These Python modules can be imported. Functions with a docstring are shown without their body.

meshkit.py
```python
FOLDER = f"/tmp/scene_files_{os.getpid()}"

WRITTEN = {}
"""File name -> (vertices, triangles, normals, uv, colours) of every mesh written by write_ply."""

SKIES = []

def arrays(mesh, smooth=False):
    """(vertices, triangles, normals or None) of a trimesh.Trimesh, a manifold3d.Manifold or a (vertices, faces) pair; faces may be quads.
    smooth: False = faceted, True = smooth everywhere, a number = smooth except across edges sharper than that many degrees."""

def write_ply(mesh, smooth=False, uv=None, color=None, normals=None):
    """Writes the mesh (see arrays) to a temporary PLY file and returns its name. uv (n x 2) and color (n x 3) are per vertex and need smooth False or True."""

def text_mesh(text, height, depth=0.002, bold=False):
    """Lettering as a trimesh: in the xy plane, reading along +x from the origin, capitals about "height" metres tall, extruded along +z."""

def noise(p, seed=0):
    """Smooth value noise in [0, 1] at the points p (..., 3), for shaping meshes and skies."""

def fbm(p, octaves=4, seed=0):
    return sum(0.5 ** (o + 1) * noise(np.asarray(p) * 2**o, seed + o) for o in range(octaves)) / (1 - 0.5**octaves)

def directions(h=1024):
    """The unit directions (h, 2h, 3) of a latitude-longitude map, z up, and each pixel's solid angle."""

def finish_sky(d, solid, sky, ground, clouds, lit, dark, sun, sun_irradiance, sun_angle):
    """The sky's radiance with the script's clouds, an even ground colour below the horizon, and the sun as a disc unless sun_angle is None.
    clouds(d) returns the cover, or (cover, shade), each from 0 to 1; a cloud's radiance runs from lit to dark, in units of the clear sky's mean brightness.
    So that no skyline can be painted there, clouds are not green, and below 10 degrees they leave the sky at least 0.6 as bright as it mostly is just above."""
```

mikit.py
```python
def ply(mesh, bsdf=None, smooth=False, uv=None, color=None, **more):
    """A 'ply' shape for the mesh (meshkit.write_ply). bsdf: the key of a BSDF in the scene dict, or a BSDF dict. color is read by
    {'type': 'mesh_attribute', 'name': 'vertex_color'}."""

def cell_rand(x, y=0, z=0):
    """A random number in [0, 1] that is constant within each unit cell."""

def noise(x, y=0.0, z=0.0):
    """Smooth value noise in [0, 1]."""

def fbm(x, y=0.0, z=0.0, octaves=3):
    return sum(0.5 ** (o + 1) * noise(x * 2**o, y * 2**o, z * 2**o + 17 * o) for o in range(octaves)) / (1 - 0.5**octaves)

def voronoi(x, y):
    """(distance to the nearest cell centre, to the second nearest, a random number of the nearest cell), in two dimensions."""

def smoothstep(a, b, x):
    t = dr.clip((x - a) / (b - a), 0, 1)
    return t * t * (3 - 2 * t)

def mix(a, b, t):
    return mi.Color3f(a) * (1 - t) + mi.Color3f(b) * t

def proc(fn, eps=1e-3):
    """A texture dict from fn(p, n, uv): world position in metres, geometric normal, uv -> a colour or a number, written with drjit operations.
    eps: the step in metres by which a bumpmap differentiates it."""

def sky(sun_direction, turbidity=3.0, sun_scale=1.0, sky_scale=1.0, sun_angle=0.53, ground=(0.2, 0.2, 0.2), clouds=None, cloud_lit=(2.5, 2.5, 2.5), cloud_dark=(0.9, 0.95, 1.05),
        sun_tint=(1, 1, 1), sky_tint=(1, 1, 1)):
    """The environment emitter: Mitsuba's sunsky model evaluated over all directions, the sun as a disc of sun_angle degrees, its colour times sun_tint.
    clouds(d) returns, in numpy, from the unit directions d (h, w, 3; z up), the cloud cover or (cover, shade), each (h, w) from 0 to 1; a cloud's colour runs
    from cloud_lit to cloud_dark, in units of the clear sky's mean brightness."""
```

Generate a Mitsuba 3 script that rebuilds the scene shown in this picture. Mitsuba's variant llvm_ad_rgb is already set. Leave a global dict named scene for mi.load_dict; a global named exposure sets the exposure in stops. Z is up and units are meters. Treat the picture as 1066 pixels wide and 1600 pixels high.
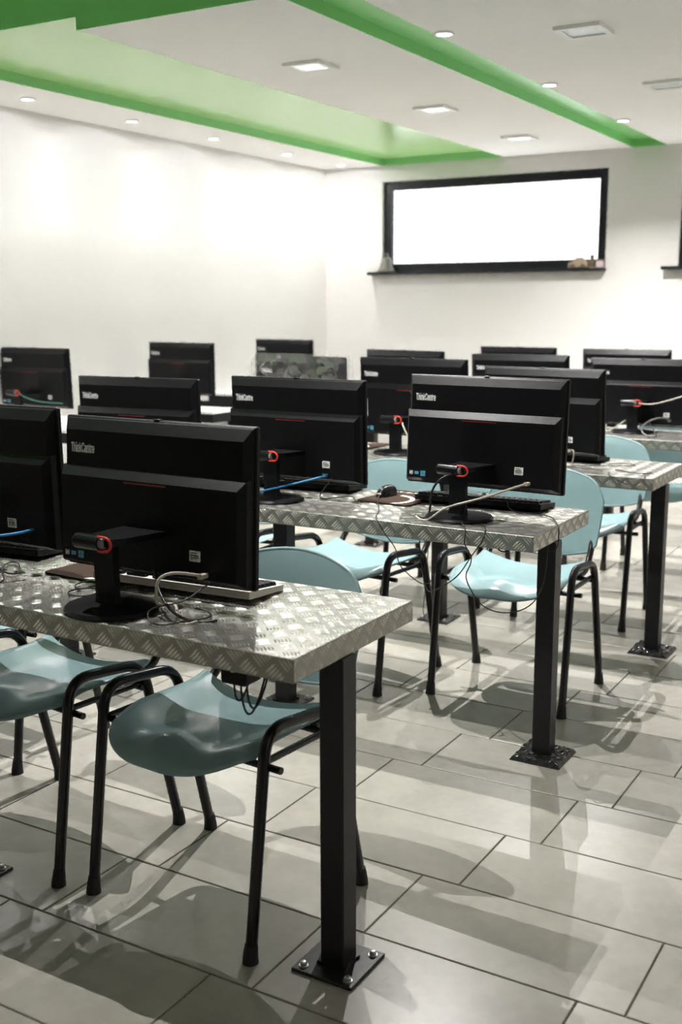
import math, random
import numpy as np, trimesh, mitsuba as mi, drjit as dr
import mikit, meshkit
from shapely.geometry import Polygon, box as sbox
from shapely.ops import unary_union
from scipy.interpolate import CubicSpline
T = mi.ScalarTransform4f
random.seed(7); RNG = np.random.default_rng(7)
scene, labels = {}, {}

# ------------------------------------------------------------------ camera, exposure, light levels
exposure = 0.0
CAM = np.array([1.1056, -1.6866, 1.4068]); YAW, PITCH, ROLL = -0.5329, -0.1830, -0.0024
Fw = np.array([math.sin(YAW)*math.cos(PITCH), math.cos(YAW)*math.cos(PITCH), math.sin(PITCH)])
Rt = np.cross(Fw, [0, 0, 1]); Rt /= np.linalg.norm(Rt); Up = np.cross(Rt, Fw)
Up = -Rt*math.sin(ROLL) + Up*math.cos(ROLL)
scene['camera'] = {'type': 'thinlens', 'fov': 2*math.degrees(math.atan(533/1731.08)), 'fov_axis': 'x',
                   'aperture_radius': 0.0055, 'focus_distance': 3.0,
                   'to_world': T().look_at(origin=CAM.tolist(), target=(CAM+Fw).tolist(), up=Up.tolist())}
SPOT_I, WALLSPOT_I, PANE_L, SIDE_FILL_L, PANEL_L = 25.0, 3.3, 3.2, 0.40, 0.55

# ------------------------------------------------------------------ materials
def rgb(*c): return {'type': 'rgb', 'value': list(c)}
def mat(name, d): scene[name] = {'type': 'twosided', 'bsdf': d}; return name
def pr(col, rough=.5, spec=.5, metal=0., **k):
    return {'type': 'principled', 'base_color': rgb(*col) if isinstance(col, (tuple, list)) else col, 'roughness': rough, 'specular': spec, 'metallic': metal, **k}
def f_wall(p, n, uv): return mikit.mix((.735, .715, .705), (.77, .75, .74), mikit.fbm(p.x*3, p.y*3, p.z*3))
def f_tile(p, n, uv):
    a = mikit.fbm(p.x*9, p.y*9, 1.0, 4); b = mikit.fbm(p.x*55, p.y*55, 4.0, 3)
    return mikit.mix((.295, .283, .247), (.345, .332, .29), mikit.smoothstep(.25, .75, a*.7+b*.3))
def f_brush(p, n, uv): return .24 + .14*mikit.fbm(p.x*40, p.y*40, p.z*40, 3)
WALL = mat('paint_white', pr(mikit.proc(f_wall), .85, .3))
CEIL = mat('paint_ceiling', pr((.82, .81, .79), .8, .3))
GREEN = mat('paint_green', pr((.26, .62, .23), .35, .5))
GREEN_LIT = mat('paint_green_lit', pr((.35, .56, .235), .22, .6))  # same green as the fascia, brighter light on the recess put into the colour
TILE = [mat('tile_stone', pr(mikit.proc(f_tile), .3, .45))]
GROUT = mat('grout', pr((.15, .145, .12), .9, .2))
ALU = mat('aluminium', pr((.33, .325, .295), mikit.proc(f_brush), .4, .85))
ALUB = mat('aluminium_bars', pr((.66, .65, .60), .22, .5, .9))
POST = mat('post_paint', pr((.008, .008, .010), .36, .3))
TUBE = mat('tube_black', pr((.004, .004, .005), .2, .4))
RUB = mat('rubber', pr((.006, .006, .006), .6, .4))
TEAL = mat('teal_plastic', pr((.215, .325, .338), .25, .5))
BLK = mat('black_plastic', pr((.003, .003, .004), .4, .17))
BLK2 = mat('black_gloss', pr((.004, .004, .005), .22, .3))
GREY = mat('grey_plastic', pr((.2, .2, .2), .5))
RED = mat('red_plastic', pr((.62, .035, .015), .35))
DRED = mat('dark_red', pr((.16, .008, .01), .4))
LOGO = mat('logo_silver', pr((.88, .88, .9), .4))
PAPER = mat('label_paper', pr((.78, .78, .76), .7))
INK = mat('ink', pr((.05, .05, .055), .6))
BLUE = mat('sticker_blue', pr((.09, .33, .5), .4))
KWHITE = mat('keyboard_white', pr((.62, .6, .54), .5))
BEIGE = mat('cable_beige', pr((.5, .46, .38), .5))
CBLUE = mat('cable_blue', pr((.03, .25, .5), .4))
CGREEN = mat('cable_green', pr((.03, .15, .12), .4))
CBLACK = mat('cable_black', pr((.006, .006, .006), .4))
GOLD = mat('brass', pr((.75, .5, .15), .35, .5, .9))
BROWN = mat('pad_brown', pr((.035, .022, .015), .9, .1))
FRAME = mat('window_frame_paint', pr((.004, .0055, .007), .5, .2))
BRONZE = mat('bell_metal', pr((.13, .127, .11), .45, .4, .3))
WTOP = mat('white_laminate', pr((.78, .78, .77), .35))
STEEL = mat('steel', pr((.55, .55, .55), .3, .5, .95))
def f_plate(p, n, uv): return mikit.mix((.008, .008, .008), (.035, .03, .028), mikit.smoothstep(.55, .75, mikit.fbm(p.x*40, p.y*40, p.z*40)))
PLATE = mat('plate_paint', pr(mikit.proc(f_plate), .3, .5))
FILM = mat('black_film', pr((.012, .012, .012), .14, .6))
SCREEN = mat('screen_glass', pr((.01, .01, .012), .08, .6))
TOYB = mat('toy_beige', pr((.36, .27, .2), .6)); TOYD = mat('toy_brown', pr((.1, .065, .04), .6)); TOYP = mat('toy_pink', pr((.62, .5, .52), .6))
SLAT = mat('blind_cloth', pr((.85, .85, .86), .8)) ; scene[SLAT] = {'type': 'principledthin', 'base_color': rgb(.9, .9, .91), 'roughness': .7, 'diff_trans': 1.3, 'spec_trans': 0.0}
scene['bag_plastic'] = {'type': 'blendbsdf', 'weight': .025, 'a': {'type': 'thindielectric', 'int_ior': 1.5}, 'b': {'type': 'twosided', 'bsdf': {'type': 'diffuse', 'reflectance': rgb(.7, .7, .7)}}}
RIMW = mat('white_metal', pr((.75, .75, .74), .4)); DIFF = mat('lamp_glass', pr((.6, .64, .65), .3))

# ------------------------------------------------------------------ mesh helpers
def tm(v, f): return trimesh.Trimesh(np.asarray(v, float), np.asarray(f), process=False)
def cat(*m):
    m = [x for x in m]
    return trimesh.util.concatenate(m)
def bx(x0, x1, y0, y1, z0, z1, b=0.0):
    if b <= 0:
        m = trimesh.creation.box((x1-x0, y1-y0, z1-z0)); m.apply_translation(((x0+x1)/2, (y0+y1)/2, (z0+z1)/2)); return m
    h = np.array([x1-x0, y1-y0, z1-z0])/2; P = []
    for s in np.ndindex(2, 2, 2):
        s = np.array(s)*2-1
        for k in range(3):
            q = h-b; q[k] = h[k]; P.append(s*q)
    m = trimesh.convex.convex_hull(np.array(P)); m.apply_translation(((x0+x1)/2, (y0+y1)/2, (z0+z1)/2)); return m
def loft(rings, cap=True):
    rings = [np.asarray(r, float) for r in rings]; n = len(rings[0]); v = np.vstack(rings); f = []
    for i in range(len(rings)-1):
        for j in range(n):
            a, b = i*n+j, i*n+(j+1) % n
            f += [[a, b, b+n], [a, b+n, a+n]]
    if cap:
        for base, rev in ((0, True), ((len(rings)-1)*n, False)):
            for j in range(1, n-1):
                t = [base, base+j, base+j+1]; f.append(t[::-1] if rev else t)
    m = tm(v, f)
    if m.volume < 0: m.invert()
    return m
def lathe(prof, n=28, cap=True):
    a = np.arange(n)*2*math.pi/n
    return loft([np.c_[r*np.cos(a), r*np.sin(a), np.full(n, z)] for r, z in prof], cap)
def cyl(p0, p1, r, n=14, r1=None):
    return tube([p0, p1], [r, r if r1 is None else r1], n)
def tube(pts, r, n=10):
    p = np.asarray(pts, float); r = np.broadcast_to(r, (len(p),)).astype(float)
    t = np.gradient(p, axis=0); t /= np.linalg.norm(t, axis=1, keepdims=True)+1e-12
    a = np.cross(t[0], [0, 0, 1.]) if abs(t[0][2]) < .9 else np.cross(t[0], [1., 0, 0])
    rings = []; ang = np.arange(n)*2*math.pi/n
    for i in range(len(p)):
        a = a - t[i]*(a@t[i]); a /= np.linalg.norm(a); b = np.cross(t[i], a)
        rings.append(p[i]+r[i]*(np.cos(ang)[:, None]*a+np.sin(ang)[:, None]*b))
    return loft(rings)
def fillet(P, rad, k=6):
    P = [np.array(p, float) for p in P]; out = [P[0]]
    for i in range(1, len(P)-1):
        u = P[i-1]-P[i]; w = P[i+1]-P[i]; lu, lw = np.linalg.norm(u), np.linalg.norm(w); d = min(rad, lu*.48, lw*.48)
        A, B = P[i]+u/lu*d, P[i]+w/lw*d
        for s in np.linspace(0, 1, k): out.append((1-s)**2*A+2*s*(1-s)*P[i]+s*s*B)
    out.append(P[-1]); return np.array(out)
def spline(P, n=None):
    P = np.asarray(P, float); d = np.r_[0, np.cumsum(np.sqrt(np.linalg.norm(np.diff(P, axis=0), axis=1)))]
    m = n or 8*(len(P)-1)+1
    return CubicSpline(d, P)(np.linspace(0, d[-1], m))
def slab(poly, z0, z1):
    m = trimesh.creation.extrude_polygon(poly, z1-z0, engine='earcut'); m.apply_translation((0, 0, z0)); return m
def xf(m, R=None, t=None):
    m = m.copy(); M = np.eye(4)
    if R is not None: M[:3, :3] = R
    if t is not None: M[:3, 3] = t
    m.apply_transform(M); return m
def RX(a): c, s = math.cos(a), math.sin(a); return np.array([[1, 0, 0], [0, c, -s], [0, s, c]])
def RY(a): c, s = math.cos(a), math.sin(a); return np.array([[c, 0, s], [0, 1, 0], [-s, 0, c]])
def RZ(a): c, s = math.cos(a), math.sin(a); return np.array([[c, -s, 0], [s, c, 0], [0, 0, 1]])
TOBACK = np.array([[1, 0, 0], [0, 0, 1], [0, 1, 0.]])   # xy drawing -> xz plane (mirrored depth)
def upright(m, y):     # drawing in xy, extruded +z  ->  stands in xz, facing -y
    m = xf(m, RX(math.pi/2)); m.apply_translation((0, y, 0)); return m

# ------------------------------------------------------------------ scene helpers
used = {}
def key(name, parent=None):
    full = f'{parent}__{name}' if parent else name
    used[full] = used.get(full, -1)+1
    return full if used[full] == 0 else f'{full}_{used[full]:03d}'
def tag(k, label, category=None, group=None, kind=None):
    labels[k] = {'label': label}
    if category: labels[k]['category'] = category
    if group: labels[k]['group'] = group
    if kind: labels[k]['kind'] = kind
def put(name, mesh, bsdf, parent=None, smooth=False, **kw):
    k = key(name, parent); scene[k] = mikit.ply(mesh, bsdf, smooth=smooth, **kw); return k
def thing(name, label, category, group=None):
    k = key(name); tag(k, label, category, group); return k
def M4(R=np.eye(3), t=(0, 0, 0)):
    m = np.eye(4); m[:3, :3] = R; m[:3, 3] = t; return m
def inst(parts, thing_key, mats):
    """parts: list of (path below the thing, ply dict, frame name); mats: frame name -> 4x4."""
    seen = {}
    for path, d, fr in parts:
        par = thing_key
        segs = path.split('/')
        for s in segs[:-1]: par = seen[(par, s)]
        k = key(segs[-1].split('#')[0], par); seen[(par, segs[-1])] = k
        scene[k] = {**d, 'to_world': T(mats[fr])}
        if '@' in path: pass
def P(mesh, bsdf, smooth=False): return mikit.ply(mesh, bsdf, smooth=smooth)

# ================================================================== THE SETTING
XL, XR, YB, YF, ZC, ZT = -4.2, 2.6, 7.056, -8.5, 2.6, 3.12
# ---- floor: grout bed and tiles
k = put('floor', bx(XL, XR, YF, YB, -.08, -.004), GROUT); tag(k, 'pale grey stone tile floor laid in running bond', kind='structure')
tile_cache = {}
def tile_ply(w, d):
    q = (round(w, 4), round(d, 4))
    if q not in tile_cache:
        x, y, b = w/2, d/2, .0016
        v = [[-x, -y, -.02], [x, -y, -.02], [x, y, -.02], [-x, y, -.02], [-x, -y, -b], [x, -y, -b], [x, y, -b], [-x, y, -b],
             [-x+b, -y+b, 0], [x-b, -y+b, 0], [x-b, y-b, 0], [-x+b, y-b, 0]]
        f = [[8, 9, 10], [8, 10, 11]]
        for s in (0, 4):
            for j in range(4):
                a, c = s+j, s+(j+1) % 4; f += [[a, c, c+4], [a, c+4, a+4]]
        tile_cache[q] = (v, f)
    return tile_cache[q]
rest = []; plies = {}; count = 0; CH, CW, G = .304, .604, .0045
for r in range(-29, 24):
    y0 = .030+CH*r; off = -.128+.0995*(r % 6 if True else r)
    for c in range(-8, 7):
        x0 = off+CW*c; x1 = x0+CW
        a0, a1, b0, b1 = max(x0+G/2, XL), min(x1-G/2, XR), max(y0+G/2, YF), min(y0+CH-G/2, YB)
        if a1-a0 < .02 or b1-b0 < .02: continue
        w, d = a1-a0, b1-b0; cx, cy = (a0+a1)/2, (b0+b1)/2
        tl = T().translate([cx, cy, float(RNG.uniform(-.0004, .0002))]).rotate([1, 0, 0], float(RNG.normal(0, .035))).rotate([0, 1, 0], float(RNG.normal(0, .03)))
        if y0 > -.6 and a0 < 1.15-.2*(y0+1.69) + .25 and count < 296:
            q = (round(w, 4), round(d, 4))
            if q not in plies: plies[q] = mikit.ply(tile_ply(w, d), TILE[0])
            scene[key('tile', 'floor')] = {**plies[q], 'to_world': tl}; count += 1
        else:
            v, f = tile_ply(w, d); m = tm(v, f); m.apply_translation((cx, cy, 0)); rest.append(m)
k = put('tile_field', cat(*rest), TILE[0], 'floor'); tag(k, 'remaining floor tiles of the same pale stone', kind='stuff')

# ---- walls
def wall_with_holes(x0, x1, z0, z1, holes):
    p = sbox(x0, z0, x1, z1)
    for h in holes: p = p.difference(sbox(h[0], h[2], h[1], h[3]))
    return p
WIN = [(-3.625, -1.634, 1.704, 2.466), (-1.068, .92, 1.704, 2.466)]
m = upright(slab(wall_with_holes(XL-.2, XR+.2, -.1, ZT, WIN), 0, .3), YB+.3)
k = put('wall_back', m, WALL); tag(k, 'white far wall with high strip windows', kind='structure')
k = put('wall_left', bx(XL-.2, XL, YF, YB, -.1, ZT), WALL); tag(k, 'long bright white side wall', kind='structure')
k = put('wall_front', bx(XL-.2, XR+.2, YF-.2, YF, -.1, ZT), WALL); tag(k, 'white wall behind the viewer', kind='structure')
SW = [(-2.6, -.6, 1.0, 2.3), (.6, 2.8, 1.0, 2.3), (4.0, 6.2, 1.0, 2.3)]  # unseen windows added to the right wall as ambient fill
m = slab(wall_with_holes(YF, YB, -.1, ZT, SW), 0, .2)
m = xf(m, np.array([[0, 0, 1], [1, 0, 0], [0, 1, 0.]]), (XR, 0, 0))
k = put('wall_right', m, WALL); tag(k, 'white side wall with added fill windows', kind='structure')

# ---- high windows in the far wall: black frame, frosted lit pane, cloth blind slats
def window(n, x0, x1, z0, z1, label):
    k = f'window_{n}'; tag(k, label, kind='structure')
    fw = .072; y = YB+.03
    fr = upright(slab(sbox(x0, z0, x1, z1).difference(sbox(x0+fw, z0+fw, x1-fw, z1-fw)), 0, .07), y+.07)
    put('frame', fr, FRAME, k)
    put('sill', bx(x0-.105, x1+.012, YB-.10, YB+.10, z0-.022, z0, .004), FRAME, k)
    pane = put('pane', bx(x0+fw, x1-fw, y+.05, y+.056, z0+fw, z1-fw), DIFF, k)
    scene[pane]['emitter'] = {'type': 'area', 'radiance': rgb(PANE_L, PANE_L, PANE_L*1.02)}
    ns = 13; w = (x1-x0-2*fw)/ns
    for i in range(ns):
        a = x0+fw+w*i; n_ = 9
        s = np.linspace(0, 1, n_); bulge = .012*np.sin(math.pi*s)
        zt = z1-fw-.004-.0; v, f = [], []
        for j in range(n_):
            xx = a+.004+(w-.008)*s[j]
            v += [[xx, y+.042-bulge[j], z0+fw+.004], [xx, y+.042-bulge[j], zt-.008*abs(2*s[j]-1)**2]]
        for j in range(n_-1): f += [[2*j, 2*j+2, 2*j+3], [2*j, 2*j+3, 2*j+1]]
        put('blind_slat', tm(v, f), SLAT, k, smooth=True)
window(1, *WIN[0], 'high black framed strip window, glaring white, with ornaments on its sill')
window(2, *WIN[1], 'second high window cut off by the right edge of the photo')
for i, (a, b, z0, z1) in enumerate(SW):
    k = f'window_{i+3}'; tag(k, 'added unseen side window, black frame, glowing pane for fill light', kind='structure')
    fr = slab(sbox(a, z0, b, z1).difference(sbox(a+.06, z0+.06, b-.06, z1-.06)), 0, .06)
    put('frame', xf(fr, np.array([[0, 0, 1], [1, 0, 0], [0, 1, 0.]]), (XR+.03, 0, 0)), FRAME, k)
    pane = put('pane', bx(XR+.05, XR+.055, a+.06, b-.06, z0+.06, z1-.06), DIFF, k)
    scene[pane]['emitter'] = {'type': 'area', 'radiance': rgb(SIDE_FILL_L, SIDE_FILL_L*.98, SIDE_FILL_L*.93)}

# ---- ceiling: white dropped panels, green recesses between
FX, PX0, PX1, GX = -3.62, -2.5, -1.45, -1.19     # left fascia, central panel, groove
PY = 2.17; RZ1, ZB = 2.655, 3.02; YE = 7.03
k = put('ceiling', bx(XL-.2, XR+.2, YF-.2, YB+.3, ZT, ZT+.1), CEIL); tag(k, 'white suspended ceiling with bright green recesses', kind='structure')
put('border_panel', bx(XL, FX, YF, YB, ZC, ZT), CEIL, 'ceiling')
put('central_panel', bx(PX0, PX1, PY, YB, ZC, ZT), CEIL, 'ceiling')
put('side_panel', bx(GX, XR, YF, YB, ZC, ZT), CEIL, 'ceiling')
put('front_panel', bx(FX, GX, YF, -1.2, ZC, ZT), CEIL, 'ceiling')
def gpart(name, m, b, lab): kk = put(name, m, b, 'ceiling'); tag(kk, lab)
t = .006
gpart('fascia', bx(FX, FX+t, PY, YB, ZC, RZ1), GREEN, 'green edge of the wide recess along the left')
gpart('fascia', bx(FX+t, PX0, YE, YB, ZC, RZ1), GREEN, 'green end face of the wide recess by the far wall')
gpart('fascia', bx(PX0-t, PX0, PY, YE, ZC, RZ1), GREEN, 'green edge hidden behind the central panel')
gpart('recess_bed', bx(FX, PX0, PY, YB, RZ1, ZT), GREEN_LIT, 'green bed of the wide recess, its brighter light painted in')
gpart('recess_face', bx(FX, PX0, PY-t, PY, RZ1, ZT), GREEN, 'deep green upright face of the high bay')
gpart('recess_face', bx(PX0-t, PX1, PY-t, PY, ZC, ZT), GREEN, 'green front face of the central panel')
gpart('recess_bed', bx(FX, PX1, -1.2, PY-t, ZB, ZT), GREEN, 'green bed of the high bay overhead')
gpart('fascia', bx(FX, FX+t, -1.2, PY-t, ZC, ZB), GREEN, 'green edge of the high bay')
gpart('fascia', bx(PX1, PX1+t, -1.2, YB, ZC, RZ1), GREEN, 'green edge of the narrow groove')
gpart('fascia', bx(GX-t, GX, -1.2, YE, ZC, RZ1), GREEN, 'green edge on the window side of the groove')
gpart('fascia', bx(PX1+t, GX, YE, YB, ZC, RZ1), GREEN, 'deep green end face of the groove')
gpart('recess_bed', bx(PX1, GX, -1.2, YB, RZ1, ZT), GREEN, 'green bed of the narrow groove')

# ---- ceiling lamps
ring = P(lathe([(.046, 0), (.046, -.006), (.040, -.010), (.034, -.006), (.034, 0)], 28), RIMW, 40)
bulb = lathe([(.033, -.004), (.030, -.0075), (.012, -.009), (.0005, -.0092)], 24)
def spot(x, y, L, label, group, cut, beam, weight, col=(1, .97, .945)):
    k = thing('ceiling_spotlight', label, 'spotlight', group); M = T().translate([x, y, ZC])
    scene[key('trim_ring', k)] = {**ring, 'to_world': M}
    kb = key('bulb', k); scene[kb] = {**mikit.ply(bulb, DIFF, smooth=True), 'to_world': M, 'emitter': {'type': 'area', 'radiance': rgb(*[40*c for c in col]), 'sampling_weight': .02}}
    scene[key('lamp_light')] = {'type': 'spot', 'intensity': rgb(*[L*c for c in col]), 'cutoff_angle': cut, 'beam_width': beam, 'sampling_weight': weight, 'to_world': T().look_at(origin=[x, y, ZC-.012], target=[x, y, 0], up=[0, 1, 0])}
SPX = -1.145
for i, (y, w) in enumerate(((.36, ''), (1.70, ''), (3.04, 'nearest'), (4.38, 'middle'), (5.76, 'farthest'))):
    lab = (f'small round glowing spotlight beside the green groove, {w} of the three in view' if i >= 2 else 'small round spotlight beside the green groove, nearer than the frame shows')
    spot(SPX, y, SPOT_I*(.62, .82, 1, 1, 1)[i], lab, None if i >= 2 else 'groove spotlights out of the frame', 68., 28., 3.)
names = ['leftmost', 'second from the left', 'third from the left', 'fourth from the left', 'last, in the far corner']
for i, y in enumerate((.5, 1.4, 2.3, 3.21, 4.12, 5.0, 5.96, 6.79)):
    lab = f'small round spotlight over the left wall, {names[i-3]}' if i >= 3 else 'small round spotlight over the left wall, nearer than the frame shows'
    spot(-3.89, y, WALLSPOT_I, lab, None if i >= 3 else 'wall spotlights out of the frame', 89., 40., .5, (1, .97, .965))
pfr = P(cat(slab(sbox(-.105, -.105, .105, .105).difference(sbox(-.078, -.078, .078, .078)), -.016, 0)), RIMW)
pdf = mikit.ply(bx(-.078, .078, -.078, .078, -.011, -.006), DIFF)
for (x, y, lab, lit) in ((-.59, 3.29, 'square recessed ceiling lamp with grey glass, nearest on the right panel', 0), (-.59, 4.69, 'square recessed ceiling lamp at the right edge of the photo', 0),
                    (-2.0, 3.29, 'square ceiling lamp on the central panel, nearest the viewer', 1), (-2.0, 4.73, 'square ceiling lamp in the middle of the central panel', 1), (-2.0, 6.11, 'square ceiling lamp on the central panel, nearest the window', 1)):
    k = thing('ceiling_panel_lamp', lab, 'ceiling lamp'); M = T().translate([x, y, ZC])
    scene[key('frame', k)] = {**pfr, 'to_world': M}; kd = key('diffuser', k); scene[kd] = {**pdf, 'to_world': M}
    if lit: scene[kd]['emitter'] = {'type': 'area', 'radiance': rgb(PANEL_L, PANEL_L, PANEL_L), 'sampling_weight': .1}

# ================================================================== TABLES
H, TH, TD, TL = .75, .0485, .50, 2.1
def tread(w, h, ox=0., oy=0., hh=.0024, d=.062):
    """five-bar tread on the rectangle [0,w]x[0,h], raised along +z"""
    L, wd, V, F = .035, .0054, [], []
    base = np.array([[-.5, 0, 0], [-.22, -.5, 0], [.22, -.5, 0], [.5, 0, 0], [.22, .5, 0], [-.22, .5, 0], [-.2, 0, 1], [.2, 0, 1]])
    fc = np.array([[0, 1, 6], [1, 2, 7], [1, 7, 6], [2, 3, 7], [3, 4, 7], [4, 5, 6], [4, 6, 7], [5, 0, 6]])
    n = 0
    for i in range(-1, int(w/d)+3):
        for j in range(-1, int(h/d)+3):
            for s in (0, 1):
                cx, cy = (i+s*.5)*d+ox, (j+s*.5)*d+oy
                if not (-d < cx < w+d and -d < cy < h+d): continue
                a = math.pi/4 if s == 0 else -math.pi/4
                u = np.array([math.cos(a), math.sin(a)]); q = np.array([-u[1], u[0]])
                for b in range(-2, 3):
                    c = np.array([cx, cy])+q*b*.0074
                    t0, t1 = -L/2, L/2
                    for ax, lim in ((0, w), (1, h)):
                        lo, hi = sorted(((.002-c[ax])/u[ax], (lim-.002-c[ax])/u[ax])); t0, t1 = max(t0, lo), min(t1, hi)
                    if t1-t0 < .006: continue
                    c2 = c+u*(t0+t1)/2; l = t1-t0
                    v = np.c_[c2[0]+base[:, 0]*l*u[0]+base[:, 1]*wd*q[0], c2[1]+base[:, 0]*l*u[1]+base[:, 1]*wd*q[1], base[:, 2]*hh]
                    V.append(v); F.append(fc+n); n += 8
    return tm(np.vstack(V), np.vstack(F))
top_m = bx(-TL, 0, 0, TD, H-TH, H, .0015)
front = xf(tread(TL, TH, .01, .012), RX(math.pi/2), (-TL, 0, H-TH))
endf = xf(tread(TD, TH, .02, .012), RZ(math.pi/2) @ RX(math.pi/2), (0, 0, H-TH))
topp = xf(tread(TL, TD, hh=.0017), None, (-TL, 0, H))
back = xf(tread(TL, TH, .02, .012), RZ(math.pi) @ RX(math.pi/2), (0, TD, H-TH))
TREAD = P(cat(front, endf, topp, back), ALUB, 75); TOP = P(top_m, ALU)
PW = .029
post = P(bx(-PW, PW, -PW, PW, .008, H-TH, .003), POST)
plate = P(bx(-.075, .075, -.075, .075, 0, .008, .0015), PLATE)
weld = cat(*[bx(-PW-.006, PW+.006, s*PW-.004, s*PW+.004, .006, .015) for s in (-1, 1)], *[bx(s*PW-.004, s*PW+.004, -PW, PW, .006, .015) for s in (-1, 1)])
WELD = P(weld, PLATE)
bolt = P(cat(lathe([(.011, 0), (.011, .002), (.0075, .002), (.0075, .008), (.005, .011), (.0005, .0115)], 12)), STEEL, 30)
def crumple(seed):
    n = 22; g = np.linspace(-.082, .082, n); X, Y = np.meshgrid(g, g, indexing='ij')
    p = np.stack([X.ravel()*45, Y.ravel()*45, np.full(X.size, seed)], -1)
    zz = .0105+.016*np.abs(meshkit.fbm(p, 3, seed)-.5)*2
    e = np.maximum(np.abs(X), np.abs(Y)).ravel(); zz = np.where(e > .079, .0006, zz)
    v = np.c_[X.ravel()*(1+.05*(meshkit.noise(p*.4, 3)-.5)), Y.ravel()*(1+.05*(meshkit.noise(p*.4, 5)-.5)), zz]
    f = []
    for i in range(n-1):
        for j in range(n-1):
            a = i*n+j; f += [[a, a+n, a+n+1], [a, a+n+1, a+1]]
    return tm(v, f)
WRAP = [P(crumple(s), FILM) for s in (3, 8)]
def table(x, y, label, posts, wrapped, py=.2):
    k = thing('tread_plate_table', label, 'table'); M = T().translate([x, y, 0])
    scene[key('table_top', k)] = {**TOP, 'to_world': M}
    kk = key('tread_pattern', k); scene[kk] = {**TREAD, 'to_world': M}; tag(kk, 'raised five-bar tread pattern', kind='stuff')
    for i, px in enumerate(posts):
        yo = py if i == 1 else .2
        Mp = T().translate([x+px, y+yo, 0])
        kp = key('post', k); scene[kp] = {**post, 'to_world': Mp}
        kb = key('base_plate', kp); scene[kb] = {**plate, 'to_world': Mp}
        scene[key('weld', kp)] = {**WELD, 'to_world': Mp}
        if wrapped and i == 0:
            kw = key('plastic_wrap', kp); scene[kw] = {**WRAP[len(used) % 2], 'to_world': Mp}
        else:
            for sx in (-1, 1):
                for sy in (-1, 1): scene[key('bolt', kp)] = {**bolt, 'to_world': T().translate([x+px+sx*.055, y+yo+sy*.055, .008])}
PO = (-.022, -1.0, -2.06)
TY = (0.0, 1.305, 2.571, 3.84, 5.11)
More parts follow.
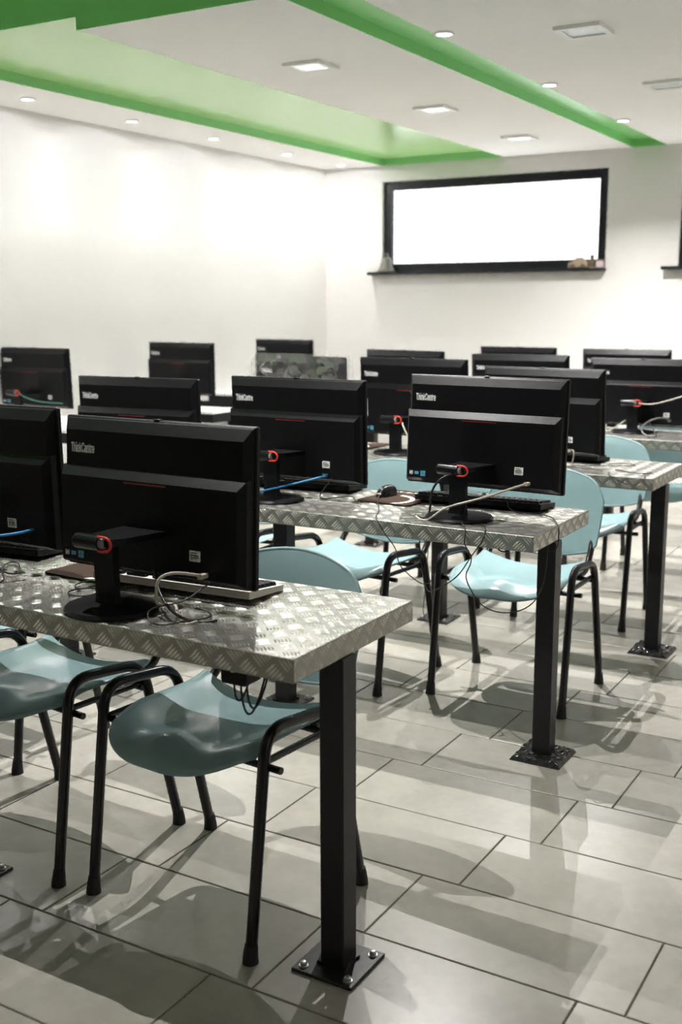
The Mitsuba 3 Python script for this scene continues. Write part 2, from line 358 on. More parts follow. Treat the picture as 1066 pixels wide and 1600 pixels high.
table(.006, TY[0], 'nearest tread plate table with a bare bolted base plate', (-.022, -1.02, -2.06), False, .06)
table(-.010, TY[1], 'tread plate table in the second row, end post base wrapped in crumpled film', PO, True)
table(-.004, TY[2], 'tread plate table in the third row, its corner near the right edge', PO, True)
table(0, TY[3], 'tread plate table in the fourth row, mostly behind black computers', (-.022, -2.06), True)
table(0, TY[4], 'farthest tread plate table, hidden behind the rows of computers', PO, True)
# white tables of the left column
wtop = P(bx(-1.0, 0, 0, .6, H-.018, H, .002), WTOP); wedge = P(bx(-.998, -.002, .002, .598, H-.075, H-.018, .002), FRAME)
wpost = P(bx(-.025, .025, -.025, .025, .006, H-.075), POST); wpl = P(bx(-.06, .06, -.06, .06, 0, .006), PLATE)
for y, lab in ((2.74, 'white topped dark edged table by the left wall, nearest'), (4.0, 'white topped dark edged table by the left wall with a keyboard, middle one'), (5.27, 'white topped table in the far left corner')):
    k = thing('white_table', lab, 'table'); M = T().translate([-3.2, y, 0])
    scene[key('table_top', k)] = {**wtop, 'to_world': M}; ke = key('edge_frame', k); scene[ke] = {**wedge, 'to_world': M}; tag(ke, 'thick dark edge frame under the white top')
    for dx in (-.06, -.94):
        Mp = T().translate([-3.2+dx, y+.3, 0]); kp = key('post', k); scene[kp] = {**wpost, 'to_world': Mp}; scene[key('base_plate', kp)] = {**wpl, 'to_world': Mp}

# ================================================================== CHAIRS
def seat_mesh():
    nu, nv = 29, 25; U = np.linspace(-1, 1, nu); V = np.linspace(0, 1, nv); top = []
    for v in V:
        for u in U:
            au = abs(u)
            yf = -.268+.075*au**2.2+.05*au**9; yr = .152-.02*(1-au**2)
            hw = .217-.014*(v-.3)**2
            x = u*hw; y = yf+(yr-yf)*v
            z = .468-.026*(1-au**2.2)*min(1, (.25+v)*1.2)
            f = max(0, 1-v/.30); z -= .052*f**2.1*(1-.62*au**3)                      # waterfall front
            g = math.exp(-((v-.36)/.22)**2)
            z -= .013*g*math.exp(-((au-.47)/.23)**2)                    # thigh hollows
            z += .011*math.exp(-((v-.16)/.13)**2)*math.exp(-(u/.2)**2)  # ridge between them
            z += .016*max(0, (v-.72)/.28)**2*(.4+.6*au**2)              # rising rear edge
            z -= .006*max(0, (au-.9)/.1)**2
            top.append((x, y, z))
    top = np.array(top); bot = top-[0, 0, .0065]; n = nu*nv; f = []
    for i in range(nv-1):
        for j in range(nu-1):
            a = i*nu+j; f += [[a, a+1, a+nu+1], [a, a+nu+1, a+nu], [n+a, n+a+nu+1, n+a+1], [n+a, n+a+nu, n+a+nu+1]]
    rim = list(range(nu))+[i*nu+nu-1 for i in range(1, nv)]+[(nv-1)*nu+j for j in range(nu-2, -1, -1)]+[i*nu for i in range(nv-2, 0, -1)]
    for a, b in zip(rim, rim[1:]+rim[:1]): f += [[a, n+a, n+b], [a, n+b, b]]
    m = tm(np.vstack([top, bot]), f); return m
def back_mesh():
    nu, nv = 29, 15; f = []; P_ = []
    for i, v in enumerate(np.linspace(0, 1, nv)):
        for u in np.linspace(-1, 1, nu):
            au = abs(u)
            zt = .797-.052*au**2-.055*max(0, (au-.72)/.28)**2.2; zb = .470+.038*au**2+.02*max(0, (au-.85)/.15)**2
            z = zb+(zt-zb)*v; hw = .207+.022*math.sin(math.pi*min(1, max(0, (z-.47)/.33))*.62)
            x = u*hw; y = .262+.17*(z-.62)+.030*(1-u*u)-.03 + .012*max(0, (z-.74)/.06)**2*.6
            P_.append((x, y, z))
    A = np.array(P_); B = A+[0, .007, 0]; n = nu*nv
    for i in range(nv-1):
        for j in range(nu-1):
            a = i*nu+j; f += [[a, a+1, a+nu+1], [a, a+nu+1, a+nu], [n+a, n+a+nu+1, n+a+1], [n+a, n+a+nu, n+a+nu+1]]
    rim = list(range(nu))+[i*nu+nu-1 for i in range(1, nv)]+[(nv-1)*nu+j for j in range(nu-2, -1, -1)]+[i*nu for i in range(nv-2, 0, -1)]
    for a, b in zip(rim, rim[1:]+rim[:1]): f += [[a, n+a, n+b], [a, n+b, b]]
    return tm(np.vstack([A, B]), f), A[rim]
R0 = .0135
bm, brim = back_mesh()
side = fillet([(0, -.212, .022), (0, -.150, .514), (0, .088, .494), (0, .203, .022)], .062, 8)
side_l, side_r = side+[-.252, 0, 0], side+[.252, 0, 0]
CH_PARTS = [('seat', P(seat_mesh(), TEAL, 50), 'b'), ('backrest', P(bm, TEAL, 50), 'b'),
            ('backrest/rim', P(tube(np.vstack([brim, brim[:2]])+[0, .0035, 0], .0052, 8), TEAL, 60), 'b')]
for s, sd in ((-1, side_l), (1, side_r)):
    CH_PARTS.append((f'side_frame#{s}', P(tube(sd, R0, 12), TUBE, 50), 'b'))
    for yy, dy in ((-.212, -.006), (.203, .006)):
        p0, p1 = (s*.252, yy+dy*.4, 0), (s*.252, yy-dy*.3, .042)
        CH_PARTS.append((f'side_frame#{s}/foot_cap#{yy}', P(tube([p0, (p0[0], p0[1], .012), p1], [.0185, .0175, .0146], 12), RUB, 40), 'b'))
    CH_PARTS.append((f'seat_rail#{s}', P(cyl((s*.243, -.150, .437), (s*.243, .100, .437), .0085, 8), TUBE, 50), 'b'))
    CH_PARTS.append((f'back_support#{s}', P(tube(fillet([(s*.200, .085, .436), (s*.200, .165, .445), (s*.197, .232, .52), (s*.19, .272, .665)], .05, 6), .012, 10), TUBE, 50), 'b'))
CH_PARTS.append(('crossbar#f', P(cyl((-.285, -.140, .425), (.285, -.140, .425), .0085, 8), TUBE, 50), 'b'))
CH_PARTS.append(('crossbar#r', P(cyl((-.255, .085, .428), (.255, .085, .428), .0085, 8), TUBE, 50), 'b'))
for x, y, a, lab in ((-.415, .345, -5.5, 'teal plastic chair pushed under the end of the nearest table'),
                     (-1.012, .376, -6, 'teal plastic chair under the nearest table, second from its corner'),
                     (-1.645, .765, 3.5, 'teal plastic chair at the left edge, behind the nearest table'),
                     (-.346, 2.065, 0, 'teal plastic chair at the corner of the second table, right beside its post'),
                     (-.985, 1.97, -6, 'teal plastic chair under the middle of the second table'),
                     (-1.66, 2.02, 2, 'teal plastic chair mostly hidden behind the nearest computer'),
                     (-.475, 3.20, 1, 'teal plastic chair at the third table, left of its post'),
                     (-1.18, 3.24, 0, 'teal plastic chair at the third table, seen as legs beyond the second table'),
                     (-.40, 4.30, 2, 'teal plastic chair at the fourth table, at the right edge'),
                     (-1.12, 4.30, 0, 'teal plastic chair at the fourth table, seen only as legs')):
    k = thing('plastic_chair', lab, 'chair')
    inst(CH_PARTS, k, {'b': M4(RZ(math.radians(a)), (x, y, 0))})

# ================================================================== COMPUTERS
# panel frame: x right seen from behind, y=0 back of the screen slab (screen faces +y), z=0 bottom of panel. stand frame: z=0 table.
W, HP = .565, .36
def stepped():
    def rect(x0, x1, z0, z1, y): return np.array([[x0, y, z0], [x1, y, z0], [x1, y, z1], [x0, y, z1]])
    a = loft([rect(-.277, .277, .004, HP-.004, 0), rect(-.275, .275, .005, HP-.006, -.004), rect(-.262, .262, .02, HP-.032, -.021)])
    b = loft([rect(-.275, .275, .006, .246, -.004), rect(-.274, .274, .010, .244, -.021), rect(-.260, .260, .020, .222, -.040)])
    return a, b
up_c, low_c = stepped()
vx, vz0, vz1 = .062, .112, .214
vent = cat(*[bx(-vx, vx, -.0412, -.0395, z, z+.0022) for z in np.arange(vz0, vz1-.004, .0062)])
txt = meshkit.text_mesh('ThinkCentre', .0215, .0008, bold=True); txt.apply_scale((.075/txt.bounds[1][0], 1, 1))
logo = upright(txt, 0); logo.apply_translation((-.247, -.0211, .276))
clip_path = fillet([(-.016, 0, .0155), (.012, 0, .0155), (.024, 0, .0), (.012, 0, -.0155), (-.016, 0, -.0155)], .013, 6)
clip_m = xf(tube(clip_path, .0030, 8), None, (.032, -.2, .158)); clip_m.apply_scale((1, 1, 1))
def sticker_lines():
    return cat(*[bx(.135, .135+w, -.0417, -.0411, z, z+h) for w, z, h in ((.018, .0760, .0022), (.022, .0700, .0035), (.024, .0655, .0028), (.020, .0620, .0016))])
s1 = bx(.132, .162, -.0412, -.0400, .058, .082)
dolby = cat(upright(slab(sbox(-.250, .030, -.238, .0415).difference(sbox(-.2485, .0315, -.2395, .040)), 0, .0008), -.0402),
            upright(slab(Polygon([(-.247, .033), (-.245, .033), (-.2435, .0357), (-.245, .0385), (-.247, .0385)]), 0, .0008), -.0402), upright(slab(Polygon([(-.241, .033), (-.243, .033), (-.2445, .0357), (-.243, .0385), (-.241, .0385)]), 0, .0008), -.0402))
chip = cat(bx(-.231, -.216, -.0411, -.0400, .031, .0405))
winq = cat(*[bx(-.208+dx, -.208+dx+.008, -.0411, -.0400, .026+dz, .026+dz+.008) for dx in (0, .0095) for dz in (0, .0095)])
ports = cat(*[bx(x, x+.012, -.0412, -.0400, .030, .037) for x in np.arange(.095, .215, .02)])
arm = loft([np.array([[-.062, -.036, .148], [.062, -.036, .148], [.062, -.036, .162], [-.062, -.036, .162]]),
            np.array([[-.050, -.15, .150], [.050, -.15, .150], [.050, -.15, .165], [-.050, -.15, .165]]),
            np.array([[-.038, -.192, .150], [.036, -.192, .150], [.036, -.192, .167], [-.038, -.192, .167]])])
hinge = tube([(-.054, -.192, .158), (-.051, -.192, .158), (.018, -.192, .158)], [.0155, .0172, .0172], 20)
cap_h = tube([(.018, -.192, .158), (.026, -.192, .158)], [.0125, .0115], 18)
col = loft([np.array([[-w, -.168+a, z], [w, -.168+a, z], [w, -.150+b, z], [-w, -.150+b, z]]) for w, a, b, z in ((.030, -.004, .004, .006), (.028, 0, 0, .03), (.028, -.004, 0, .155))])
base = lathe([(.107, 0), (.109, .004), (.104, .010), (.040, .0165), (.0005, .0165)], 40); base.apply_scale((1.0, .92, 1)); base.apply_translation((0, -.150, 0))
bezel = bx(-W/2, W/2, 0, .016, 0, HP, .003); scr = bx(-W/2+.012, W/2-.012, .0155, .0168, .022, HP-.012)
notch = bx(-.008, .008, -.001, .014, HP-.001, HP+.0025, .001)
PC = [('front_panel', P(bezel, BLK), 'p'), ('front_panel/screen', P(scr, SCREEN), 'p'), ('front_panel/webcam_slider', P(notch, BLK2), 'p'),
      ('back_cover', P(up_c, BLK), 'p'), ('back_cover/lower_cover', P(low_c, BLK), 'p'),
      ('back_cover/vent_grille', P(vent, BLK2), 'p'), ('back_cover/vent_strip', P(bx(-vx, vx, -.0418, -.0398, vz1+.001, vz1+.0038), DRED), 'p'),
      ('back_cover/logo_lettering', P(logo, LOGO), 'p'), ('back_cover/label_sticker', P(s1, PAPER), 'p'), ('back_cover/label_print', P(sticker_lines(), INK), 'p'),
      ('back_cover/sound_badge', P(dolby, LOGO), 'p'), ('back_cover/chip_badge', P(chip, BLUE), 'p'), ('back_cover/blue_badge', P(winq, BLUE), 'p'), ('back_cover/port_row', P(ports, BLK2), 'p'),
      ('stand_arm', P(arm, BLK), 's'), ('stand_arm/hinge', P(hinge, BLK2, 40), 's'), ('stand_arm/hinge_cap', P(cap_h, GREY, 40), 's'), ('stand_arm/cable_clip', P(clip_m, RED, 50), 's'),
      ('stand_column', P(col, BLK), 's'), ('stand_base', P(base, BLK, 35), 's')]
COMP = [(-.53, .245, -1.5, .795, -.045, 'black all-in-one computer nearest the viewer, on the front table, seen from behind'),
        (-1.135, .283, 0, .808, .02, 'black all-in-one computer cut off by the left edge, on the front table'),
        (-1.012, 1.60, -1.1, .802, .021, 'black all-in-one computer with a blue network cable in the middle of the second table'),
        (-.305, 1.606, -4, .827, -.05, 'black all-in-one computer at the corner of the second table with a beige cable'),
        (-1.74, 1.60, 4, .783, .02, 'black all-in-one computer just behind the nearest one, above its left half'),
        (-1.21, 2.90, -3, .815, .05, 'black all-in-one computer on the third table beside a mouse pad'),
        (-.55, 2.82, -7, .792, .05, 'black all-in-one computer on the third table right behind the beige-cabled one'),
        (-1.80, 2.87, -10, .815, .03, 'black all-in-one computer inside a clear plastic bag'),
        (-.53, 4.27, 0, .772, .05, 'black all-in-one computer at the right edge, white cable in its red clip'),
        (-1.20, 4.20, 3, .784, .05, 'black all-in-one computer in the middle of the fourth table, only its top visible'),
        (-1.894, 4.15, -10, .797, .05, 'black all-in-one computer on the fourth table, a thin top strip above another'),
        (-.948, 5.40, 2, .777, .05, 'black all-in-one computer on the farthest table, right of two'),
        (-1.684, 5.40, -6, .780, .05, 'black all-in-one computer on the farthest table, left of two'),
        (-3.93, 3.21, 0, .809, .04, 'black all-in-one computer by the left wall at the left edge of the photo'),
        (-3.79, 4.43, 0, .807, 0, 'black all-in-one computer standing alone on the middle white table'),
        (-3.734, 5.65, -5, .797, .03, 'black all-in-one computer in the far left corner behind the plastic bag')]
for i, (x, y, a, zb, t, lab) in enumerate(COMP):
    k = thing('desktop_computer', lab, 'computer'); R = RZ(math.radians(a))
    inst(PC, k, {'p': M4(R @ RX(t), (x, y, zb)), 's': M4(R, (x, y, H+.0018))})
    if i in (5, 8):
        g = upright(slab(sbox(-.248, .085, -.220, .178).buffer(-.008).buffer(.008), 0, .0012), -.0402) if i == 5 else bx(-.235, -.213, -.0412, -.0400, .046, .068)
        kt = key('paper_tag', k); scene[kt] = {**P(g, PAPER), 'to_world': T(M4(R @ RX(t), (x, y, zb)))}; tag(kt, 'white tag stuck on the back')

# crumpled clear plastic bag over one computer
def bag():
    nx, nz = 26, 17; V, F = [], []
    for i, u in enumerate(np.linspace(0, 1, nx)):
        for j, w in enumerate(np.linspace(0, 1, nz)):
            x = -.285+.57*u; z = .372-.29*w; y = -.028-.05*min(1, w*1.6)-.03*w
            p = np.array([u*7, w*5, 2.0]); q = np.array([u*17+w*6, w*9-u*5, 5.0])
            y -= .06*(meshkit.noise(p[None], 1)[0]-.4)*min(1, w*4)+.15*abs(meshkit.noise(q[None], 2)[0]-.5)*min(1, w*4)+.008*(meshkit.noise(q[None]*9.7, 6)[0]-.5)
            x += .03*w*(u-.5)*2+.012*(meshkit.noise(p[None]*1.3, 4)[0]-.5); z -= .006*abs(u-.5)
            V.append((x, y, z))
    n0 = len(V)
    for i in range(nx-1):
        for j in range(nz-1):
            a = i*nz+j; F += [[a, a+nz, a+nz+1], [a, a+nz+1, a+1]]
    # top fold and front sheet
    for i, u in enumerate(np.linspace(0, 1, nx)):
        V.append((V[i*nz][0], .03, V[i*nz][2]-.004)); V.append((V[i*nz][0], .034, .08))
    for i in range(nx-1):
        a, b = i*nz, (i+1)*nz; c, d = n0+2*i, n0+2*i+2
        F += [[a, c, d], [a, d, b], [c, c+1, d+1], [c, d+1, d]]
    # right and left flaps
    for e in (0, nx-1):
        for j in range(nz-1):
            a = e*nz+j; m_ = len(V); zz0, zz1 = V[a][2], V[a+1][2]; s = -1 if e == 0 else 1
            V += [(V[a][0]+s*.004*j/nz*4, .032, zz0), (V[a+1][0]+s*.004*(j+1)/nz*4, .032, zz1)]
            F += [[a, a+1, m_+1], [a, m_+1, m_]]
    return tm(V, F)
k = put('plastic_bag', bag(), 'bag_plastic', smooth=28); scene[k]['to_world'] = T(M4(RZ(math.radians(-10)), (-1.80, 2.87, .815)))
tag(k, 'crumpled clear plastic bag draped over a black computer', 'plastic bag')

# ================================================================== KEYBOARDS, MICE, PADS
def kb_meshes():
    body = loft([np.array([[-.222, -.075, z0], [.222, -.075, z0], [.222, .075, z1], [-.222, .075, z1]]) for z0, z1 in ((.0, .012), (.013, .030))])
    K = []
    rows = [(-.058, [.03, .025, .025, .12, .025, .025, .03]), (-.037, [.04]+[.0175]*10+[.045]), (-.018, [.032]+[.0175]*11+[.035]), (.001, [.027]+[.0175]*12+[.022]), (.020, [.0175]*13+[.033]), (.050, [.0175]*14)]
    for y, ws in rows:
        x = -.213
        for w in ws:
            K.append((x, y, w)); x += w+.0016
    for y, *_ in rows:
        for b, nn in ((.075, 3), (.142, 4)):
            for i in range(nn): K.append((b+i*.0185, y, .017))
    ms = []
    for x, y, w in K:
        zt = .0215+(y+.075)/.15*.0175
        ms.append(loft([np.array([[x, y, zt-.008], [x+w, y, zt-.008], [x+w, y+.0165, zt-.006], [x, y+.0165, zt-.006]]), np.array([[x+.0018, y+.002, zt], [x+w-.0018, y+.002, zt], [x+w-.0018, y+.0145, zt+.001], [x+.0018, y+.0145, zt+.001]])]))
    return body, cat(*ms)
kb, kk_ = kb_meshes()
# keyboards face their users on the far side: turned by 180 degrees
def keyboard(x, y, a, case, lab, lift=0., top=H+.0018):
    k = thing('keyboard', lab, 'keyboard'); M = T(M4(RZ(math.radians(180+a)) , (x, y, top+lift)))
    scene[key('case', k)] = {**KB[case], 'to_world': M}; c = key('keys', k); scene[c] = {**KEYS, 'to_world': M}; tag(c, 'rows of black keys', kind='stuff')
KB = {c: P(kb, c) for c in (KWHITE, BLK, GREY)}; KEYS = P(kk_, BLK)
keyboard(-.515, .338, 3, KWHITE, 'white keyboard with black keys under the nearest computer')
keyboard(-1.25, .405, 6, BLK, 'black keyboard at the left edge in front of the cut-off computer')
keyboard(-1.07, 1.735, 4, BLK, 'black keyboard behind the blue-cabled computer')
keyboard(-.345, 1.722, 2, BLK, 'black keyboard under the computer at the second table corner')
keyboard(-.535, 2.945, -3, BLK, 'black keyboard at the end of the third table')
keyboard(-3.435, 4.37, 3, BLK, 'dark keyboard on the middle white table by the wall', top=H)
def mouse_mesh():
    n, m_ = 24, 12; rings = []
    for i in range(m_+1):
        s = i/m_; ph = s*math.pi/2
        a = np.arange(n)*2*math.pi/n; r = math.cos(ph)**.75 if i < m_ else .001
        w = .030*r*(1-.10*np.cos(a)**2); l = .054*r
        rings.append(np.c_[w*np.cos(a), l*np.sin(a)-.004*s, np.full(n, .036*math.sin(ph)*1.0)])
    return loft(rings)
mm = P(mouse_mesh(), BLK2, 50)
wheel = P(xf(tube([(-.003, 0, 0), (.003, 0, 0)], .008, 14), None, (0, .032, .024)), GREY, 40)
mdec = P(bx(-.010, .010, .0495, .0535, .010, .0135), LOGO)
def mouse(x, y, a, lab, top):
    k = thing('computer_mouse', lab, 'mouse'); M = T(M4(RZ(math.radians(a)), (x, y, top)))
    scene[key('body', k)] = {**mm, 'to_world': M}; scene[key('scroll_wheel', k)] = {**wheel, 'to_world': M}; scene[key('badge', k)] = {**mdec, 'to_world': M}
pw, ph = .21, .255
padm = slab(sbox(-pw/2, -ph/2, pw/2, ph/2).buffer(-.01).buffer(.01), 0, .004)
from shapely.geometry import Point
arc = Point(-.02, -.06).buffer(.095, 32).difference(Point(-.02, -.06).buffer(.079, 32)).intersection(sbox(-.02, -.16, .2, .2)).intersection(sbox(-.1, -.12, .1, .12))
words = cat(*[bx(-.085+i*.0155, -.085+i*.0155+.010, .088+.005*((i*7) % 3-1)/2, .094+.006*((i*5) % 2), .004, .0046) for i in range(9)])
scr_ = cat(slab(arc, .004, .0046))
PAD = P(padm, BROWN); PADP = P(cat(scr_, words), PAPER)
def pad(x, y, a, lab, top=H+.0018):
    k = thing('mouse_pad', lab, 'mouse pad'); M = T(M4(RZ(math.radians(a)), (x, y, top)))
    scene[key('mat', k)] = {**PAD, 'to_world': M}; kp = key('print', k); scene[kp] = {**PADP, 'to_world': M}; tag(kp, 'white curved print')
pad(-.64, 1.69, -6, 'brown mouse pad with a white curve on the second table, under a black mouse')
mouse(-.705, 1.70, 175, 'shiny black mouse on the brown mouse pad of the second table', H+.0018+.0045)
pad(-.80, .385, -4, 'brown mouse pad half hidden behind the stand of the nearest computer')
pad(-1.50, 2.905, 0, 'brown mouse pad on the third table, glimpsed between two computers')
mouse(-1.535, 2.93, 180, 'black mouse on the third table, glimpsed between two computers', H+.0018+.0045)

# ================================================================== CABLES AND SMALL THINGS
CB = [
 ('network', 'A', 'beige network cable looping from the nearest computer', BEIGE, .0034, [(-.351,.197,.829),(-.359,.150,.841),(-.382,.120,.846),(-.400,.100,.835),(-.410,.100,.800),(-.415,.114,.775),(-.385,.128,.7745),(-.355,.100,.756),(-.30,.10,.756)]),
 ('power', 'A', 'thick black cable slanting down behind the nearest stand', CBLACK, .0034, [(-.490,.19,.825),(-.416,.120,.800),(-.369,.094,.776),(-.33,.10,.756),(-.27,.13,.756)]),
 ('power', 'A', 'thin black cable coiling on the table at the nearest stand', CBLACK, .0018, [(-.335,.197,.817),(-.345,.16,.800),(-.363,.120,.785),(-.395,.10,.7775),(-.397,.057,.771),(-.363,.040,.756),(-.325,.09,.755),(-.300,.140,.755),(-.33,.175,.755),(-.36,.17,.760)]),
 ('power', 'A', 'thin black cable in loops left of the nearest stand', CBLACK, .0018, [(-.70,.30,.755),(-.753,.237,.755),(-.743,.199,.755),(-.712,.189,.755),(-.685,.226,.758),(-.649,.170,.755),(-.672,.131,.755),(-.710,.142,.755),(-.715,.18,.755),(-.66,.20,.756)]),
 ('network', 'B', 'bright blue network cable at the left edge', CBLUE, .0034, [(-1.10,.13,.84),(-1.011,.140,.862),(-.960,.150,.863),(-.925,.19,.865),(-.915,.242,.868)]),
 ('power', 'B', 'thin black cable tangled over the keyboard at the left edge', CBLACK, .0018, [(-1.110,.347,.795),(-1.145,.325,.787),(-1.080,.268,.756),(-1.002,.216,.755),(-.960,.216,.755),(-1.0,.27,.758),(-1.06,.30,.757),(-1.042,.25,.755),(-.935,.154,.755),(-.944,.10,.755)]),
 ('network', 'C', 'bright blue network cable from the computer in the middle of the second table', CBLUE, .0034, [(-.865,1.562,.834),(-.895,1.520,.824),(-.962,1.460,.805),(-1.021,1.405,.790),(-1.068,1.38,.779),(-1.115,1.37,.757)]),
 ('power', 'C', 'thin black cable wandering toward the mouse pad of the second table', CBLACK, .0020, [(-.84,1.562,.83),(-.873,1.555,.789),(-.90,1.57,.756),(-.854,1.544,.755),(-.81,1.62,.755),(-.755,1.565,.755),(-.72,1.545,.755)]),
 ('network', 'D', 'beige network cable hanging across the stand at the second table corner', BEIGE, .0034, [(-.124,1.545,.864),(-.150,1.47,.857),(-.201,1.400,.838),(-.266,1.365,.818),(-.331,1.365,.792),(-.381,1.375,.7568),(-.44,1.40,.7563)]),
 ('power', 'D', 'thick black cable bending down beside the red clip at the second table corner', CBLACK, .0036, [(-.318,1.400,.897),(-.345,1.372,.882),(-.370,1.366,.840),(-.373,1.362,.790),(-.40,1.385,.757),(-.45,1.42,.756)]),
 ('hanging', 'D', 'thin black cable sagging in a long loop in front of the second table post', CBLACK, .0018, [(-.33,1.54,.77),(-.285,1.39,.758),(-.232,1.310,.756),(-.222,1.295,.735),(-.222,1.292,.709),(-.200,1.288,.677),(-.203,1.288,.644),(-.215,1.290,.612),(-.194,1.290,.565),(-.162,1.295,.527),(-.098,1.300,.512),(-.033,1.33,.531),(-.002,1.36,.585),(-.02,1.45,.695)]),
 ('hanging', 'D', 'thin black cable hanging from the second table edge toward a seat', CBLACK, .0018, [(-.27,1.53,.768),(-.205,1.38,.757),(-.166,1.312,.756),(-.161,1.295,.738),(-.168,1.290,.719),(-.200,1.285,.670),(-.247,1.295,.606),(-.336,1.330,.544),(-.43,1.45,.53),(-.50,1.55,.66),(-.50,1.60,.697)]),
 ('power', 'D', 'thin black cable curling over the end of the second table', CBLACK, .0020, [(-.20,1.57,.80),(-.186,1.612,.758),(-.125,1.627,.755),(-.067,1.600,.755),(-.02,1.52,.756),(.000,1.487,.745),(.004,1.479,.719),(.004,1.465,.690),(-.02,1.45,.68)]),
 ('mouse', 'D', 'thin black mouse cord wiggling down from the brown mouse pad', CBLACK, .0016, [(-.700,1.645,.764),(-.672,1.57,.7605),(-.60,1.45,.756),(-.545,1.33,.756),(-.520,1.295,.748),(-.50,1.292,.722),(-.479,1.290,.699),(-.452,1.288,.666),(-.442,1.290,.626),(-.425,1.310,.593),(-.40,1.40,.54),(-.42,1.52,.60),(-.47,1.58,.697)]),
 ('network', 'F', 'beige cable stub behind the computer on the third table end', BEIGE, .0030, [(-.405,2.770,.815),(-.380,2.735,.800),(-.392,2.75,.757),(-.381,2.714,.755),(-.438,2.75,.756)]),
 ('power', 'F', 'thin black cable folded on the third table end', CBLACK, .0018, [(-.46,2.76,.755),(-.348,2.754,.755),(-.256,2.807,.755),(-.176,2.852,.755),(-.170,2.90,.755),(-.215,2.915,.755),(-.27,2.84,.7552)]),
 ('power', 'F', 'short dark cable lying on the third table corner', CBLACK, .0022, [(-.196,2.713,.755),(-.124,2.673,.755),(-.070,2.663,.755),(-.050,2.709,.755)]),
 ('hanging', 'F', 'thin black cable drooping over the front edge of the third table', CBLACK, .0018, [(-.195,2.632,.755),(-.185,2.580,.7555),(-.165,2.564,.748),(-.114,2.560,.727),(-.076,2.560,.725),(-.045,2.563,.742),(-.041,2.59,.7555),(-.06,2.64,.755)]),
 ('network', 'H', 'white cable running from the red clip to the right edge', BEIGE, .0034, [(-.492,4.078,.910),(-.408,4.05,.912),(-.341,4.02,.930),(-.266,3.98,.955),(-.206,3.94,.975),(-.10,3.92,.972),(.05,4.05,.80),(.09,4.2,.757),(.0,4.25,.756)]),
 ('network', 'H', 'grey network cable arching behind the computer at the right edge', GREY, .0034, [(-.362,4.227,.812),(-.368,4.12,.834),(-.41,4.06,.830),(-.46,4.05,.79),(-.44,4.02,.757),(-.38,4.01,.756)]),
 ('power', 'H', 'black cable looped at the stand of the computer at the right edge', CBLACK, .0032, [(-.47,4.23,.83),(-.43,4.08,.81),(-.39,4.00,.785),(-.365,3.97,.757),(-.40,3.93,.756)]),
 ('network', 'H', 'pale cable bunched left of the stand on the fourth table', BEIGE, .0030, [(-.60,4.227,.80),(-.60,4.12,.79),(-.65,4.02,.757),(-.70,4.00,.756),(-.73,4.06,.756),(-.68,4.12,.757),(-.66,3.96,.762),(-.72,3.93,.756)]),
 ('power', 'T3', 'black cables trailing down the middle post of the third table', CBLACK, .0022, [(-1.02,2.735,.69),(-1.04,2.733,.40),(-1.055,2.725,.117),(-1.043,2.69,.045),(-1.01,2.665,.0115),(-.96,2.69,.011)]),
 ('network', 'E', 'white cable drooping from the red clip on the third table', BEIGE, .0030, [(-1.165,2.705,.898),(-1.149,2.690,.875),(-1.130,2.69,.84),(-1.11,2.70,.79),(-1.09,2.73,.757),(-1.05,2.76,.756)]),
 ('network', 'W1', 'dark green cable under the computer by the left wall', CGREEN, .0036, [(-3.885,3.018,.912),(-3.83,3.03,.88),(-3.75,3.06,.86),(-3.70,3.12,.85),(-3.68,3.165,.845)]),
]
for kind, who, lab, m_, r, pts in CB:
    if kind == 'mouse':
        kc = key('cord', 'computer_mouse'); scene[kc] = mikit.ply(tube(spline(pts), r, 7), m_, smooth=60); tag(kc, lab); continue
    k = put(f'{kind}_cable', tube(spline(pts), r, 7), m_, smooth=60); tag(k, lab, 'cable')
    if kind == 'network' and who in 'ABCDF' or lab.startswith('grey network'):
        x, y, z = pts[0]
        put('plug', cat(bx(x-.006, x+.006, y-.022, y+.004, z-.005, z+.005, .001)), m_, k)
        put('plug_contacts', cat(*[bx(x-.0055+d, x-.0025+d, y-.0235, y-.0215, z+.004, z+.0075) for d in (0, .008)]), GOLD, k)
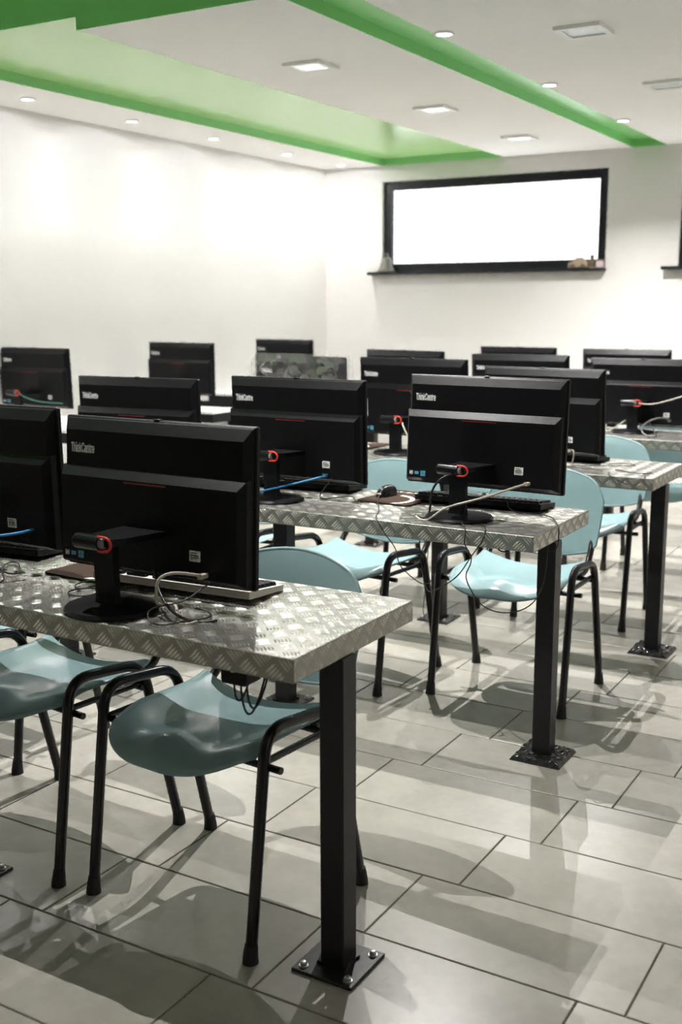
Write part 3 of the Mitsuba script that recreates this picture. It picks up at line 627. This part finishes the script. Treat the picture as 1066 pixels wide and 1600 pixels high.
# socket blocks under the tables
def block(x, y, lab, wires):
    k = thing('socket_block', lab, 'socket block')
    put('housing', cat(bx(x-.032, x+.032, y-.03, y+.03, H-TH-.058, H-TH, .004)), BLK, k)
    put('indicator', bx(x-.004, x+.004, y-.0312, y-.0295, H-TH-.030, H-TH-.022), PAPER, k)
    for dx, dz, ex in wires: put('wire', tube(spline([(x+dx, y, H-TH-.05), (x+dx+ex*.3, y-.004, H-TH-.05-dz*.5), (x+dx+ex, y, H-TH-.05-dz), (x+dx+ex*2.2, y+.06, H-TH-.02)]), .0024, 7), CBLACK, k, smooth=60)
block(-.190, .10, 'black socket block under the nearest table edge with dangling wires', ((-.016, .05, .006), (.0, .075, .014), (.016, .06, .01)))
block(-.285, 1.62, 'black socket block under the second table', ((.02, .03, .03),))

# ================================================================== ORNAMENTS ON THE SILL
z0 = 1.704; ys = YB-.035
k = thing('bell', 'small grey metal bell at the left end of the window sill', 'bell')
put('cup', xf(lathe([(.078, 0), (.080, .008), (.070, .022), (.056, .05), (.046, .085), (.041, .112), (.030, .124), (.010, .128), (.0005, .128)], 32), None, (-3.565, ys, z0)), BRONZE, k, smooth=40)
put('loop', xf(tube(fillet([(-.016, 0, .124), (-.014, 0, .158), (.014, 0, .158), (.016, 0, .124)], .014, 6), .006, 10), None, (-3.565, ys, z0)), BRONZE, k, smooth=50)
k = thing('toy_car', 'small beige toy car at the right end of the window sill', 'toy')
bodyp = Polygon([(-.075, .012), (-.072, .040), (-.040, .050), (-.018, .078), (.030, .080), (.050, .050), (.072, .046), (.075, .012)])
put('body', xf(upright(slab(bodyp.buffer(.004), 0, .06), .03), None, (-1.835, ys, z0)), TOYB, k)
for dx in (-.042, .042):
    for dy in (-.034, .034): put('wheel', cyl((-1.835+dx, ys+dy-.006, z0+.017), (-1.835+dx, ys+dy+.006, z0+.017), .017, 16), TOYD, k, smooth=40)
k = thing('figurine', 'small dark brown figurine on the sill beside the toy car', 'ornament')
put('body', xf(lathe([(.020, 0), (.024, .01), (.026, .04), (.018, .066), (.012, .072), (.017, .082), (.016, .094), (.008, .102), (.0005, .103)], 20), None, (-1.725, ys-.01, z0)), TOYD, k, smooth=50)
put('base', xf(lathe([(.028, 0), (.028, .006), (.022, .008)], 20), None, (-1.725, ys-.01, z0)), TOYB, k)
k = thing('ornament_box', 'tiny pinkish box at the right corner of the window sill', 'box')
put('body', bx(-1.690, -1.640, ys-.025, ys+.025, z0, z0+.055, .004), TOYP, k); put('lid', bx(-1.692, -1.638, ys-.027, ys+.027, z0+.055, z0+.068, .003), TOYD, k)
